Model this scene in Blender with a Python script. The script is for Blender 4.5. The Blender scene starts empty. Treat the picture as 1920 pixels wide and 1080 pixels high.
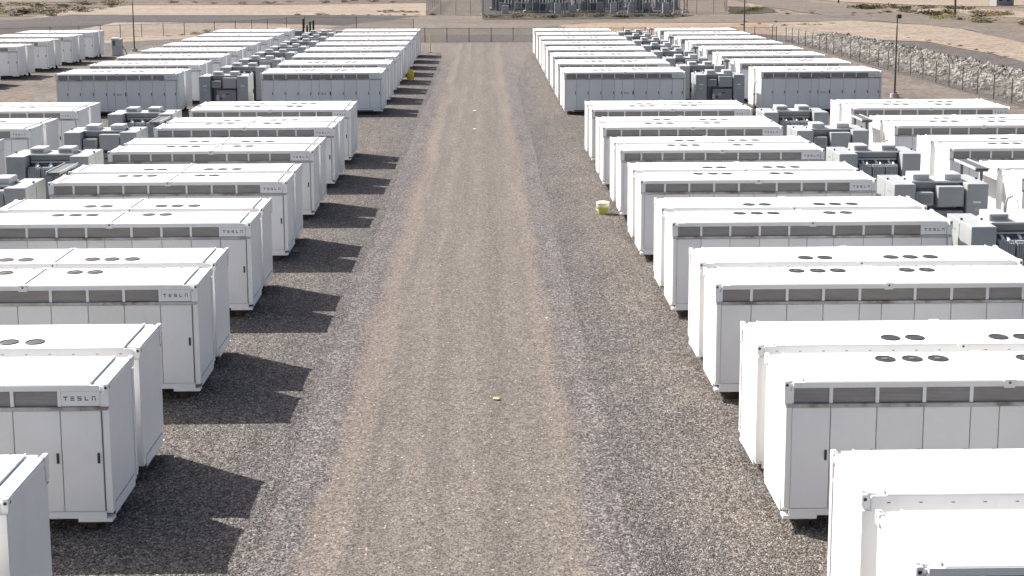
import bpy, bmesh, math, random
from mathutils import Vector, Matrix, noise
random.seed(7)
R = math.radians
S = bpy.context.scene
C = bpy.data.collections.new("site"); S.collection.children.link(C)

# ---------------------------------------------------------------- camera, light
cam = bpy.data.cameras.new("camera"); co = bpy.data.objects.new("camera", cam); C.objects.link(co)
cam.sensor_width = 36.0; cam.lens = 48.75; cam.shift_y = -0.12286
cam.clip_start = 0.5; cam.clip_end = 6000
dv = Vector((0.0197103, 0.98910993, -0.14585283)); rv = Vector((0.99978762, -0.02037728, -0.00308018)); uv = Vector((0.00601872, 0.14576114, 0.9893015))
m = Matrix((rv, uv, -dv)).transposed().to_4x4(); m.translation = Vector((0, 0, 9.2445)); co.matrix_world = m
S.camera = co

SUN_AZ = Vector((-2.1, 1.55)).normalized(); SUN_EL = R(44)
w = bpy.data.worlds.new("World"); S.world = w; w.use_nodes = True
nt = w.node_tree; bg = nt.nodes['Background']; sky = nt.nodes.new('ShaderNodeTexSky')
sky.sky_type = 'NISHITA'; sky.sun_disc = False; sky.sun_elevation = SUN_EL; sky.sun_rotation = math.atan2(SUN_AZ.x, SUN_AZ.y)
sky.air_density = 1.0; sky.dust_density = 6.0; sky.altitude = 300
nt.links.new(sky.outputs[0], bg.inputs[0]); bg.inputs[1].default_value = 0.072
sl = bpy.data.lights.new("sun", 'SUN'); sl.energy = 4.2; sl.angle = R(0.5); sl.color = (1, 0.955, 0.90)
so = bpy.data.objects.new("sun", sl); C.objects.link(so)
sd = Vector((SUN_AZ.x * math.cos(SUN_EL), SUN_AZ.y * math.cos(SUN_EL), math.sin(SUN_EL)))
so.rotation_euler = sd.to_track_quat('Z', 'Y').to_euler(); so.location = sd * 60
S.view_settings.view_transform = 'Standard'; S.view_settings.look = 'None'; S.view_settings.gamma = 1
S.view_settings.exposure = 1.06
S.cycles.max_bounces = 10; S.cycles.diffuse_bounces = 8; S.cycles.transparent_max_bounces = 16

# ---------------------------------------------------------------- materials
MATS = {}
def mat(name, col, rough=0.6, metal=0.0, spec=0.5):
    M = bpy.data.materials.new(name); M.use_nodes = True
    b = M.node_tree.nodes['Principled BSDF']
    b.inputs['Base Color'].default_value = (*col, 1); b.inputs['Roughness'].default_value = rough
    b.inputs['Metallic'].default_value = metal; b.inputs['Specular IOR Level'].default_value = spec
    MATS[name] = M; return M
def N(M, t, **k):
    n = M.node_tree.nodes.new(t)
    for a, v in k.items():
        if a in n.inputs.keys(): n.inputs[a].default_value = v
        else: setattr(n, a, v)
    return n
def L(M, a, b): M.node_tree.links.new(a, b)
def coords(M, scale=(1, 1, 1), world=False):
    if world:
        g = N(M, 'ShaderNodeNewGeometry'); src = g.outputs['Position']
    else:
        src = N(M, 'ShaderNodeTexCoord').outputs['Object']
    mp = N(M, 'ShaderNodeMapping'); mp.inputs['Scale'].default_value = scale
    L(M, src, mp.inputs[0]); return mp.outputs[0]
def ramp(M, fac, stops):
    r = N(M, 'ShaderNodeValToRGB'); L(M, fac, r.inputs[0])
    el = r.color_ramp.elements
    while len(el) < len(stops): el.new(0.5)
    for e, (p, c) in zip(el, stops):
        e.position = p; e.color = (*c, 1) if len(c) == 3 else c
    return r.outputs[0]
def mix(M, fac, a, b, mode='MIX'):
    x = N(M, 'ShaderNodeMix', data_type='RGBA', blend_type=mode)
    if isinstance(fac, (int, float)): x.inputs[0].default_value = fac
    else: L(M, fac, x.inputs[0])
    for i, v in ((6, a), (7, b)):
        if isinstance(v, tuple): x.inputs[i].default_value = (*v, 1)
        else: L(M, v, x.inputs[i])
    return x.outputs[2]
def noisy(M, scale, detail=4, world=False, sc=(1, 1, 1), rough=0.6):
    n = N(M, 'ShaderNodeTexNoise'); n.inputs['Scale'].default_value = scale; n.inputs['Detail'].default_value = detail
    n.inputs['Roughness'].default_value = rough
    L(M, coords(M, sc, world), n.inputs['Vector']); return n.outputs[0]
def setcol(M, out): L(M, out, M.node_tree.nodes['Principled BSDF'].inputs['Base Color'])
def bump(M, h, strength, dist):
    b = N(M, 'ShaderNodeBump'); b.inputs['Strength'].default_value = strength; b.inputs['Distance'].default_value = dist
    L(M, h, b.inputs['Height']); L(M, b.outputs[0], M.node_tree.nodes['Principled BSDF'].inputs['Normal'])
def objrand(M):
    return N(M, 'ShaderNodeObjectInfo').outputs['Random']

white = mat('white_paint', (.78, .785, .79), .42)
setcol(white, mix(white, 1.0, ramp(white, noisy(white, 1.3, 6, True), [(.25, (.825, .82, .81)), (.5, (.855, .855, .853)), (.8, (.87, .87, .868))]),
       ramp(white, noisy(white, 9, 5, True, (1, 1, .12)), [(.25, (.955, .95, .94)), (.45, (1, 1, 1))]), 'MULTIPLY'))
doorw = mat('door_paint', (.76, .765, .77), .38)
dc = mix(doorw, 1.0, ramp(doorw, noisy(doorw, .9, 5, True), [(.3, (.80, .80, .795)), (.6, (.85, .853, .855))]),
     ramp(doorw, noisy(doorw, 6, 5, True, (1, 1, .15)), [(.22, (.965, .96, .95)), (.4, (1, 1, 1))]), 'MULTIPLY')
def unit_tone(M, x): return mix(M, 1.0, x, N(M, 'ShaderNodeObjectInfo').outputs['Color'], 'MULTIPLY')
mr = N(doorw, 'ShaderNodeMapRange'); mr.inputs['To Min'].default_value = .95; mr.inputs['To Max'].default_value = 1.03
L(doorw, objrand(doorw), mr.inputs[0]); setcol(doorw, unit_tone(doorw, mix(doorw, 1.0, dc, mr.outputs[0], 'MULTIPLY')))
lk = white.node_tree.nodes['Principled BSDF'].inputs['Base Color'].links[0].from_socket; setcol(white, unit_tone(white, lk))
ledge = mat('ledge_grime', (.5, .48, .45), .6)
setcol(ledge, ramp(ledge, noisy(ledge, 2.2, 6, True), [(.35, (.20, .14, .10)), (.47, (.42, .39, .36)), (.7, (.62, .61, .59))]))
grille = mat('grille_mesh', (.16, .15, .145), .55)
wv = N(grille, 'ShaderNodeTexWave', bands_direction='Z'); wv.inputs['Scale'].default_value = 14
L(grille, coords(grille), wv.inputs['Vector'])
setcol(grille, mix(grille, .35, ramp(grille, noisy(grille, 1.6, 4, True, (1, 1, 5)), [(.3, (.33, .305, .28)), (.7, (.41, .395, .37))]), wv.outputs[0], 'MULTIPLY'))
bump(grille, wv.outputs[0], .5, .01)
dark = mat('dark_rubber', (.035, .035, .037), .6)
seal = mat('seal', (.24, .24, .24), .7)
fan_m = mat('fan_mesh', (.06, .062, .06), .5)
wf = N(fan_m, 'ShaderNodeTexWave', wave_type='RINGS', rings_direction='Z'); wf.inputs['Scale'].default_value = 11
L(fan_m, coords(fan_m), wf.inputs['Vector']); setcol(fan_m, ramp(fan_m, wf.outputs[0], [(.3, (.02, .02, .02)), (.8, (.06, .062, .06))]))
hub_m = mat('fan_hub', (.13, .135, .13), .5)
letter_m = mat('letter_ink', (.07, .075, .08), .5)
rust = mat('rusty_steel', (.045, .03, .025), .85)
grey = mat('grey_paint', (.30, .32, .325), .45)
setcol(grey, ramp(grey, noisy(grey, 2, 5, True), [(.3, (.34, .358, .362)), (.7, (.40, .418, .42))]))
lgrey = mat('light_grey_paint', (.40, .41, .405), .5)
setcol(lgrey, ramp(lgrey, noisy(lgrey, 2, 5, True), [(.3, (.46, .465, .455)), (.7, (.52, .525, .52))]))
dgrey = mat('dark_grey_paint', (.10, .11, .115), .5)
mgrey = mat('mid_grey_paint', (.27, .265, .26), .55)
steel = mat('galvanised_steel', (.42, .43, .43), .4, .6)
pole_m = mat('pole_steel', (.07, .05, .042), .6)
post_m = mat('post_steel', (.10, .095, .09), .6, .2)
yellow = mat('yellow_plastic', (.60, .47, .01), .4)
cream = mat('cream_plastic', (.72, .70, .45), .45)
olive = mat('olive_yellow_plastic', (.50, .48, .10), .5)
concrete = mat('concrete', (.42, .40, .37), .9)
cylm = mat('porcelain', (.55, .56, .58), .3)
wall_m = mat('stucco', (.55, .47, .39), .9)
setcol(wall_m, ramp(wall_m, noisy(wall_m, .4, 5, True), [(.3, (.50, .43, .35)), (.7, (.60, .52, .43))]))
glass = mat('window_glass', (.03, .04, .05), .12)

rock_m = mat('pale_rock', (.45, .43, .39), .9)
vr = N(rock_m, 'ShaderNodeTexVoronoi'); vr.inputs['Scale'].default_value = 2.6; L(rock_m, coords(rock_m, (1, 1, 1), True), vr.inputs['Vector'])
setcol(rock_m, ramp(rock_m, vr.outputs['Color'], [(.1, (.06, .052, .045)), (.45, (.155, .142, .125)), (.9, (.38, .36, .33))]))
peb = mat('orange_rock', (.52, .36, .22), .9)
pebw = mat('white_stone', (.75, .73, .70), .8)

def gcol(M, c1, c2, c3, big=.08, grain=16, gs=(.62, 1.35), sc=(1, 1, 1), mid=1.2, mot=.12):
    """gravel / sand: large patches of three tones, medium mottling, grain by stone-sized cells of two sizes"""
    a = ramp(M, noisy(M, big, 6, True, sc), [(.32, c1), (.5, c2), (.68, c3)])
    b = ramp(M, noisy(M, mid, 7, True, (1, .6, 1), .7), [(.25, (1 - mot * 2,) * 3), (.5, (1, 1, 1)), (.75, (1 + mot,) * 3)])
    x = mix(M, 1.0, a, b, 'MULTIPLY'); hts = []
    x = mix(M, 1.0, x, (.625, .625, .63), 'MULTIPLY')
    for q, (gr, k) in enumerate(((grain, 1.0), (grain * .47, .45))):
        v = N(M, 'ShaderNodeTexVoronoi'); v.inputs['Scale'].default_value = gr; L(M, coords(M, (1 + .03 * q, .8, 1), True), v.inputs['Vector'])
        sepn = N(M, 'ShaderNodeSeparateColor'); L(M, v.outputs['Color'], sepn.inputs[0])
        lo, hi = 1 - (1 - gs[0]) * k, 1 + (gs[1] - 1) * k
        g = ramp(M, sepn.outputs[0], [(0, (lo * (1 - .35 * k),) * 3), (.25, (lo,) * 3), (.6, (1.0, .99, .98)), (.9, (hi,) * 3), (1, (hi * 1.12,) * 3)])
        hue = ramp(M, sepn.outputs[1], [(0, (1.03, .995, .965)), (.5, (1, 1, 1)), (1, (.98, .99, 1.03))])
        x = mix(M, 1.0, x, mix(M, 1.0, g, hue, 'MULTIPLY'), 'MULTIPLY'); hts.append((v, sepn))
    v, sepn = hts[0]
    v2 = N(M, 'ShaderNodeMath', operation='MULTIPLY_ADD'); L(M, v.outputs['Distance'], v2.inputs[0]); v2.inputs[1].default_value = -1
    L(M, sepn.outputs[2], v2.inputs[2])
    return x, v2.outputs[0]
def ground_mat(name, c1, c2, c3, big=.08, grain=16, gs=(.62, 1.35), sc=(1, 1, 1), bmp=.6, mid=1.2, mot=.12):
    M = mat(name, c2, .95, 0, .2)
    x, h = gcol(M, c1, c2, c3, big, grain, gs, sc, mid, mot)
    if bmp: bump(M, h, bmp, .025)
    return M, x
def road_distance(M):
    """metres from the road's centre line, made ragged"""
    geo = N(M, 'ShaderNodeNewGeometry'); sx = N(M, 'ShaderNodeSeparateXYZ'); L(M, geo.outputs['Position'], sx.inputs[0])
    cx = N(M, 'ShaderNodeMath', operation='SUBTRACT'); L(M, sx.outputs[0], cx.inputs[0]); cx.inputs[1].default_value = -.65
    ed = N(M, 'ShaderNodeMath', operation='ABSOLUTE'); L(M, cx.outputs[0], ed.inputs[0])
    en = N(M, 'ShaderNodeMath', operation='MULTIPLY_ADD'); L(M, noisy(M, .8, 8, True, (1, .3, 1), .78), en.inputs[0]); en.inputs[1].default_value = 1.9; L(M, ed.outputs[0], en.inputs[2])
    return sx, en.outputs[0]
GR = dict(c1=(.234, .216, .196), c2=(.230, .216, .206), c3=(.222, .210, .205), big=.35, grain=40, gs=(.50, 1.6))
def verge_tint(M, x):
    sx, dd = road_distance(M)
    mm = N(M, 'ShaderNodeMapRange'); mm.inputs['From Min'].default_value = 3.0; mm.inputs['From Max'].default_value = 7.4; L(M, dd, mm.inputs[0])
    x = mix(M, 1.0, x, ramp(M, noisy(M, 1.6, 6, True, (1.6, .10, 1), .65), [(.32, (.86, .855, .86)), (.5, (1, 1, 1)), (.7, (1.08, 1.075, 1.06))]), 'MULTIPLY')
    return mix(M, 1.0, x, ramp(M, mm.outputs[0], [(0, (.90, .885, .92)), (.3, (.95, .94, .96)), (.6, (1.06, 1.03, 1.0)), (1, (1.03, 1.0, .96))]), 'MULTIPLY')
gravel = mat('loose_gravel', (.2, .19, .18), .95, 0, .2)
gx, gh = gcol(gravel, **GR); setcol(gravel, verge_tint(gravel, gx)); bump(gravel, gh, .8, .025)
# compacted drive: its own colour, paling to dusty verges; wheel tracks run along it
road = mat('compacted_gravel', (.26, .23, .19), .95, 0, .2)
rx, rh = gcol(road, (.250, .230, .208), (.260, .239, .217), (.272, .248, .227), .3, 40, (.70, 1.2), (1, .25, 1), 4.5, .12)
sx, dd = road_distance(road)
wa = N(road, 'ShaderNodeMath', operation='MULTIPLY_ADD'); L(road, noisy(road, .09, 3, True), wa.inputs[0]); wa.inputs[1].default_value = 1.2; L(road, sx.outputs[0], wa.inputs[2])
xm = N(road, 'ShaderNodeMapRange'); xm.inputs['From Min'].default_value = -2.4; xm.inputs['From Max'].default_value = 2.4; L(road, wa.outputs[0], xm.inputs[0])
tr = ramp(road, xm.outputs[0], [(0, (1.04, 1.01, 1.0)), (.07, (1.15, 1.11, 1.08)), (.13, (1.17, 1.13, 1.09)), (.18, (.93, .93, .93)), (.27, (1.02, 1.01, 1.0)), (.33, (1.11, 1.09, 1.07)), (.38, (.95, .95, .94)), (.50, (1.0, .99, .98)), (.56, (1.07, 1.06, 1.04)), (.66, (.90, .90, .89)), (.76, (.98, .97, .96)), (.84, (1.03, 1.02, 1.0)), (.92, (1.16, 1.12, 1.08)), (1, (1.0, .98, .97))])
st = ramp(road, noisy(road, 2.2, 5, True, (1, .04, 1)), [(.3, (.87, .865, .86)), (.7, (1.10, 1.09, 1.075))])
rx = mix(road, 1.0, mix(road, 1.0, rx, tr, 'MULTIPLY'), st, 'MULTIPLY')
# sparse dark and pale chips lying on it
ch = N(road, 'ShaderNodeTexVoronoi'); ch.inputs['Scale'].default_value = 9; L(road, coords(road, (1, .8, 1), True), ch.inputs['Vector'])
cr = ramp(road, ch.outputs['Distance'], [(.12, (1, 1, 1)), (.2, (0, 0, 0))])
csp = N(road, 'ShaderNodeSeparateColor'); L(road, ch.outputs['Color'], csp.inputs[0])
rx = mix(road, cr, rx, ramp(road, csp.outputs[0], [(.3, (.13, .11, .10)), (.6, (.25, .22, .19)), (.85, (.42, .38, .34))]))
g2, gh2 = gcol(road, **GR)
em = N(road, 'ShaderNodeMapRange'); em.inputs['From Min'].default_value = 3.04; em.inputs['From Max'].default_value = 3.40; L(road, dd, em.inputs[0])
# beyond the containers' far end the drive fans out, so there it stays compacted
yf = N(road, 'ShaderNodeMapRange'); yf.inputs['From Min'].default_value = 120; yf.inputs['From Max'].default_value = 138; yf.inputs['To Min'].default_value = 1; yf.inputs['To Max'].default_value = 0; L(road, sx.outputs[1], yf.inputs[0])
ef = N(road, 'ShaderNodeMath', operation='MULTIPLY'); L(road, em.outputs[0], ef.inputs[0]); L(road, yf.outputs[0], ef.inputs[1])
setcol(road, mix(road, ef.outputs[0], rx, verge_tint(road, g2))); bump(road, gh2, .35, .02)

sand, a = ground_mat('pale_sand', (.39, .315, .24), (.42, .35, .275), (.45, .385, .315), .06, 3, (.9, 1.08), (.4, 1.6, 1), .2, mid=.35); setcol(sand, a)
desert, a = ground_mat('desert_dirt', (.22, .18, .14), (.29, .24, .19), (.36, .30, .25), .05, 3, (.88, 1.1), (.4, 1.6, 1), .2, mid=.3, mot=.15); setcol(desert, a)
greygr, a = ground_mat('grey_gravel', (.145, .13, .122), (.16, .143, .135), (.175, .157, .147), .05, 5, (.85, 1.12), (.5, 1.5, 1), .3, mid=.4); setcol(greygr, a)
lanem, a = ground_mat('lane_gravel', (.10, .092, .09), (.115, .106, .104), (.135, .122, .115), .05, 5, (.85, 1.12), (.5, 1.5, 1), .3, mid=.4); setcol(lanem, a)
trackm, a = ground_mat('dirt_track', (.21, .18, .153), (.235, .203, .172), (.265, .23, .195), .05, 4, (.9, 1.08), (.3, 1.6, 1), .2, mid=.3); setcol(trackm, a)
orange, a = ground_mat('orange_dirt', (.36, .26, .19), (.44, .33, .24), (.46, .38, .30), .08, 4, (.9, 1.08), (.3, 1.6, 1), .2, mid=.5); setcol(orange, a)
scrubm, a = ground_mat('scrub_soil', (.075, .062, .042), (.19, .155, .12), (.36, .30, .245), .16, 2, (.8, 1.15), (.25, 1.2, 1), .2, mid=.5, mot=.25); setcol(scrubm, a)
verge_m, a = ground_mat('verge_soil', (.055, .055, .035), (.095, .085, .062), (.17, .145, .115), .2, 2, (.8, 1.15), (.3, 1.2, 1), .2, mid=.6, mot=.25); setcol(verge_m, a)
padm, a = ground_mat('substation_gravel', (.11, .105, .10), (.135, .125, .12), (.165, .15, .145), .1, 4, (.85, 1.1), (.3, 1.2, 1), .2); setcol(padm, a)

leafs = []
for nm, c in (('leaf_olive', (.10, .10, .035)), ('leaf_dry', (.17, .125, .065)), ('leaf_green', (.13, .14, .035)), ('leaf_dark', (.06, .058, .028))):
    M = mat(nm, c, .8, 0, .2)
    r = N(M, 'ShaderNodeNewGeometry').outputs['Random Per Island']
    setcol(M, ramp(M, r, [(0, tuple(v * .55 for v in c)), (1, tuple(v * 1.5 for v in c))])); leafs.append(M)

mesh_m = bpy.data.materials.new('chain_link'); mesh_m.use_nodes = True
n = mesh_m.node_tree; n.nodes.remove(n.nodes['Principled BSDF'])
df = N(mesh_m, 'ShaderNodeBsdfPrincipled'); df.inputs['Base Color'].default_value = (.22, .22, .21, 1); df.inputs['Roughness'].default_value = .5
tp = N(mesh_m, 'ShaderNodeBsdfTransparent'); ms = N(mesh_m, 'ShaderNodeMixShader')
tc = N(mesh_m, 'ShaderNodeUVMap'); sp = N(mesh_m, 'ShaderNodeSeparateXYZ'); L(mesh_m, tc.outputs[0], sp.inputs[0])
outs = []
for op in ('ADD', 'SUBTRACT'):
    q = N(mesh_m, 'ShaderNodeMath', operation=op); L(mesh_m, sp.outputs[0], q.inputs[0]); L(mesh_m, sp.outputs[1], q.inputs[1])
    s = N(mesh_m, 'ShaderNodeMath', operation='MULTIPLY'); L(mesh_m, q.outputs[0], s.inputs[0]); s.inputs[1].default_value = 11
    fr = N(mesh_m, 'ShaderNodeMath', operation='FRACT'); L(mesh_m, s.outputs[0], fr.inputs[0])
    lt = N(mesh_m, 'ShaderNodeMath', operation='LESS_THAN'); L(mesh_m, fr.outputs[0], lt.inputs[0]); lt.inputs[1].default_value = .12
    outs.append(lt.outputs[0])
mx = N(mesh_m, 'ShaderNodeMath', operation='MAXIMUM'); L(mesh_m, outs[0], mx.inputs[0]); L(mesh_m, outs[1], mx.inputs[1])
L(mesh_m, mx.outputs[0], ms.inputs[0]); L(mesh_m, tp.outputs[0], ms.inputs[1]); L(mesh_m, df.outputs[0], ms.inputs[2])
L(mesh_m, ms.outputs[0], n.nodes['Material Output'].inputs[0])

# ---------------------------------------------------------------- mesh helpers
class MB:
    def __init__(s): s.v = []; s.f = []; s.mi = []; s.mats = []
    def m(s, M):
        if M not in s.mats: s.mats.append(M)
        return s.mats.index(M)
    def poly(s, pts, faces, M):
        o = len(s.v); s.v += [tuple(p) for p in pts]; k = s.m(M)
        for f in faces: s.f.append([i + o for i in f]); s.mi.append(k)
    def box(s, x0, x1, y0, y1, z0, z1, M):
        s.poly([(x0, y0, z0), (x1, y0, z0), (x1, y1, z0), (x0, y1, z0), (x0, y0, z1), (x1, y0, z1), (x1, y1, z1), (x0, y1, z1)],
               [(0, 3, 2, 1), (4, 5, 6, 7), (0, 1, 5, 4), (1, 2, 6, 5), (2, 3, 7, 6), (3, 0, 4, 7)], M); return s
    def bev(s, x0, x1, y0, y1, z0, z1, b, M):      # box with its four vertical edges and top edge softened
        def ring(i, z): return [(x0 + i + b, y0 + i, z), (x1 - i - b, y0 + i, z), (x1 - i, y0 + i + b, z), (x1 - i, y1 - i - b, z), (x1 - i - b, y1 - i, z), (x0 + i + b, y1 - i, z), (x0 + i, y1 - i - b, z), (x0 + i, y0 + i + b, z)]
        pts = ring(0, z0) + ring(0, z1 - b) + ring(b, z1)
        fs = [tuple(range(7, -1, -1)), tuple(range(16, 24))]
        for r in (0, 8):
            for i in range(8): fs.append((r + i, r + (i + 1) % 8, r + 8 + (i + 1) % 8, r + 8 + i))
        s.poly(pts, fs, M); return s
    def cyl(s, p0, p1, r0, r1, n, M, caps=True):
        p0 = Vector(p0); p1 = Vector(p1); d = (p1 - p0).normalized()
        a = d.orthogonal().normalized(); b = d.cross(a)
        pts = []
        for p, r in ((p0, r0), (p1, r1)):
            for i in range(n):
                t = 2 * math.pi * i / n; pts.append(p + a * r * math.cos(t) + b * r * math.sin(t))
        fs = [(i, (i + 1) % n, n + (i + 1) % n, n + i) for i in range(n)]
        if caps: fs += [tuple(range(n - 1, -1, -1)), tuple(range(n, 2 * n))]
        s.poly(pts, fs, M); return s
    def lathe(s, prof, n, M, c=(0, 0)):
        pts = [(c[0] + r * math.cos(2 * math.pi * i / n), c[1] + r * math.sin(2 * math.pi * i / n), z) for r, z in prof for i in range(n)]
        fs = []
        for k in range(len(prof) - 1):
            for i in range(n): fs.append((k * n + i, k * n + (i + 1) % n, (k + 1) * n + (i + 1) % n, (k + 1) * n + i))
        fs.append(tuple(range(n - 1, -1, -1))); fs.append(tuple(range((len(prof) - 1) * n, len(prof) * n)))
        s.poly(pts, fs, M); return s
    def data(s, name):
        me = bpy.data.meshes.new(name); me.from_pydata(s.v, [], s.f)
        for M in s.mats: me.materials.append(M)
        me.polygons.foreach_set('material_index', s.mi); me.update(); return me
def put(name, mb, parent=None, loc=(0, 0, 0), rz=0):
    me = mb.data(name) if isinstance(mb, MB) else mb
    o = bpy.data.objects.new(name, me); C.objects.link(o); o.location = loc; o.rotation_euler = (0, 0, rz)
    if parent: o.parent = parent
    return o
def empty(name, loc=(0, 0, 0), rz=0):
    o = bpy.data.objects.new(name, None); C.objects.link(o); o.location = loc; o.rotation_euler = (0, 0, rz); o.empty_display_size = .3
    return o
def tag(o, label=None, cat=None, group=None, kind=None):
    if label: o['label'] = label
    if cat: o['category'] = cat
    if group: o['group'] = group
    if kind: o['kind'] = kind
    return o
KIDS = {}
def remember(root):
    kids = {}
    for o in C.objects:
        if o.parent: kids.setdefault(o.parent.name, []).append(o)
    KIDS[root.name] = kids
CH = {}
def copy_tree(o, kids, parent=None):
    c = o.copy(); C.objects.link(c); c.parent = parent; CH[c] = []
    if parent: CH[parent].append(c)
    for ch in kids.get(o.name, []): copy_tree(ch, kids, c)
    return c

# ---------------------------------------------------------------- ground
def sheet(name, pts, z, M, label, jit=.5, step=4.0, cat='ground'):
    out = []
    n_ = len(pts)
    for i in range(n_):
        a = Vector(pts[i]); b = Vector(pts[(i + 1) % n_]); k = max(1, min(60, int((b - a).length / step)))
        nr = Vector((-(b - a).y, (b - a).x)).normalized() if (b - a).length else Vector((0, 0))
        for j in range(k):
            p = a.lerp(b, j / k)
            s = noise.noise(Vector((p.x * .37, p.y * .13, z * 50))) + .5 * noise.noise(Vector((p.x * 1.1, p.y * .4, z * 50)))
            out.append(p + nr * s * jit)
    bm = bmesh.new(); vs = [bm.verts.new((p.x, p.y, z)) for p in out]
    f = bm.faces.new(vs); 
    if f.normal.z < 0: f.normal_flip()
    bmesh.ops.triangulate(bm, faces=[f])
    bm.normal_update()
    for f in bm.faces:
        if f.normal.z < 0: f.normal_flip()
    me = bpy.data.meshes.new(name); bm.to_mesh(me); bm.free(); me.materials.append(M)
    return tag(put(name, me), label, cat, kind='structure')
g = MB(); g.poly([(-4000, -1500, -.12), (4000, -1500, -.12), (4000, 5000, -.12), (-4000, 5000, -.12)], [(0, 1, 2, 3)], desert)
tag(put('ground', g), 'dry tan desert ground stretching away behind the fenced yard', 'ground', kind='structure')
Z = lambda i: -.11 + .008 * i
sheet('scrubland', [(-145.9,319.3),(-107.0,310.8),(-88.6,312.4),(-76.7,307.2),(-71.1,276.2),(-76.5,249.4),(-70.5,204.3),(-77.6,169.2),(-160,160)], Z(0), scrubm, 'mottled scrubland with streaks of dry growth in the top left corner', 1.5)
sheet('sandy_strip', [(-70,300),(-76.5,249.4),(-70.5,222),(-45,234),(-9,229),(-9.5,236),(-11.9,292.3),(-29.3,287.5),(-49.3,283.2)], Z(1), sand, 'pale sandy strip behind the grey gravel lane, left of the substation', 1.2)
sheet('brown_field', [(-110,345),(6,345),(-12.7,310.9),(-11.9,292.3),(-29.3,287.5),(-49.3,283.2),(-71.4,285.7)], Z(2), scrubm, 'brown scrubby field above the pale sandy strip at the top edge', 1.2)
sheet('sandy_verge', [(-70,150),(-51,147),(-43,153),(-33,163),(-8,168),(-8,190),(-20,196),(-33.3,205),(-45.6,208),(-54.9,208.1),(-54.5,189.1),(-66,172)], Z(1), sand, 'pale sandy verge around the left perimeter fence', 1)
sheet('grey_lane', [(-75.5,200),(-71.7,222.5),(-70.7,239.4),(-59.0,236.0),(-38.1,234.0),(-23.7,232.6),(-10.7,229.1),(-9.2,224.8),(-7.7,186.7),(-19.9,195.2),(-26.6,200.6),(-33.3,204.5),(-45.6,207.3),(-54.9,208.1),(-54.5,189.1),(-59.4,180.0),(-62.5,172.0)], Z(3), lanem, 'grey gravel lane bending behind the left perimeter fence', .8, cat='lane')
sheet('cross_road', [(-20.9,190.7),(-9.4,229.0),(7.5,211.4),(15.6,210.7),(46.7,227.9),(67.6,221.6),(62.0,202.9),(46.2,202.6),(41.2,201.3),(14.1,200.3),(6.5,182.7),(11.9,165),(-22,165)], Z(4), trackm, 'dusty cross road between the gate fence and the substation', .8, cat='road')
sheet('orange_strip', [(10.6,194.2),(15.6,200.2),(40.6,198.0),(36,168),(12.7,165)], Z(5), orange, 'strip of orange dirt behind the far right containers', .8)
sheet('sandy_field', [(40.6,198.0),(54.3,203.6),(61.0,189.9),(61.9,179.6),(59.0,150.8),(53.6,115.8),(46.1,90),(42,90),(48.2,122.9),(48.9,132.6),(48.5,140.6),(49.0,152.5),(44.7,155.8),(40.4,160.4),(34.6,167)], Z(6), sand, 'pale sandy field beyond the rock bank on the right', .6)
sheet('side_road', [(54.9,302.6),(62,330),(75,330),(68.5,300.9),(67.1,244.7),(70.5,217.2),(69.0,176.3),(62.5,124.6),(51.8,90),(49,90),(59.0,150.8),(61.9,179.6),(61.0,189.9),(57.4,203.3),(54.9,218.7),(53.7,262.5)], Z(7), trackm, 'dusty grey side road curving away in the upper right', .7, cat='road')
sheet('grey_apron', [(32.9,170.2),(40.1,159.3),(44.4,154.8),(48.7,151.5),(48.2,139.8),(48.2,122.9),(41.5,76.2),(40,20),(33,20),(33,99.7),(33,126.4),(32.5,147.0),(30.6,161.2)], Z(8), greygr, 'grey gravel apron between the rock bank and the sandy field', .4)
sheet('substation_pad', [(-0.8,330),(45,330),(42.9,304.1),(32.1,227.1),(-0.2,228.1)], Z(2), padm, 'grey gravel pad under the substation', .3)
sheet('gate_yard', [(-9.5,231.2),(-7.0,330),(-0.9,330),(-0.3,228.1)], Z(3), trackm, 'dusty yard behind the left part of the substation fence', .3)
sheet('substation_verge', [(-0.2,228.1),(31.5,229.4),(33.9,224.8),(28.9,213.2),(15.6,210.7),(-0.2,210.3)], Z(6), verge_m, 'dark weedy verge in front of the substation fence', .8)
sheet('white_sand_patch', [(72.1,238.8),(78.8,229.2),(80.3,216.3),(82.9,212.1),(92.5,227.8),(91.8,244.7),(83.3,253.6)], Z(3), sand, 'bright sand patch by the utility pole in the upper right', .8)
sheet('mid_sand_patch', [(57.7,287.6),(53,280.0),(50.3,262.7),(54.9,262.3)], Z(4), sand, 'small bright sand patch at the top edge right of the substation', .6)
sheet('green_patch', [(46.6,266.2),(53.2,262.5),(50.3,236.6),(43.2,228.2),(41.2,232.9)], Z(5), verge_m, 'weedy green patch of ground right of the substation', .8)
sheet('gravel_yard', [(-120,-20),(33.6,-20),(33.6,150),(32.5,168),(14,168.5),(-22,170),(-33,166),(-43,155),(-51,146),(-120,90)], 0, gravel, 'grey stony gravel covering the whole battery yard', .5)
# the drive: x -3.5 .. 2.6, widening to both sides before the gate
rp = [(-3.7, -10), (2.4, -10), (2.4, 100), (2.9, 112), (4.3, 136), (12, 144), (12, 153), (-12, 153), (-12, 144), (-4.2, 137), (-3.7, 120)]
sheet('right_service_lane', [(25.2, 40), (32.9, 40), (33.0, 148), (30, 158), (24.6, 156), (24.9, 95)], .006, trackm, 'dusty lane between the far right containers and the perimeter fence', .35, cat='lane')
sheet('left_service_lane', [(-34.5, 60), (-27.0, 60), (-26.6, 140), (-27.5, 150), (-36, 150), (-35.2, 100)], .006, trackm, 'dusty lane between the two left groups of containers', .35, cat='lane')
sheet('gravel_road', rp, .006, road, 'compacted tan gravel road running straight through the yard to the gate', .12, 2, 'road')
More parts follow.
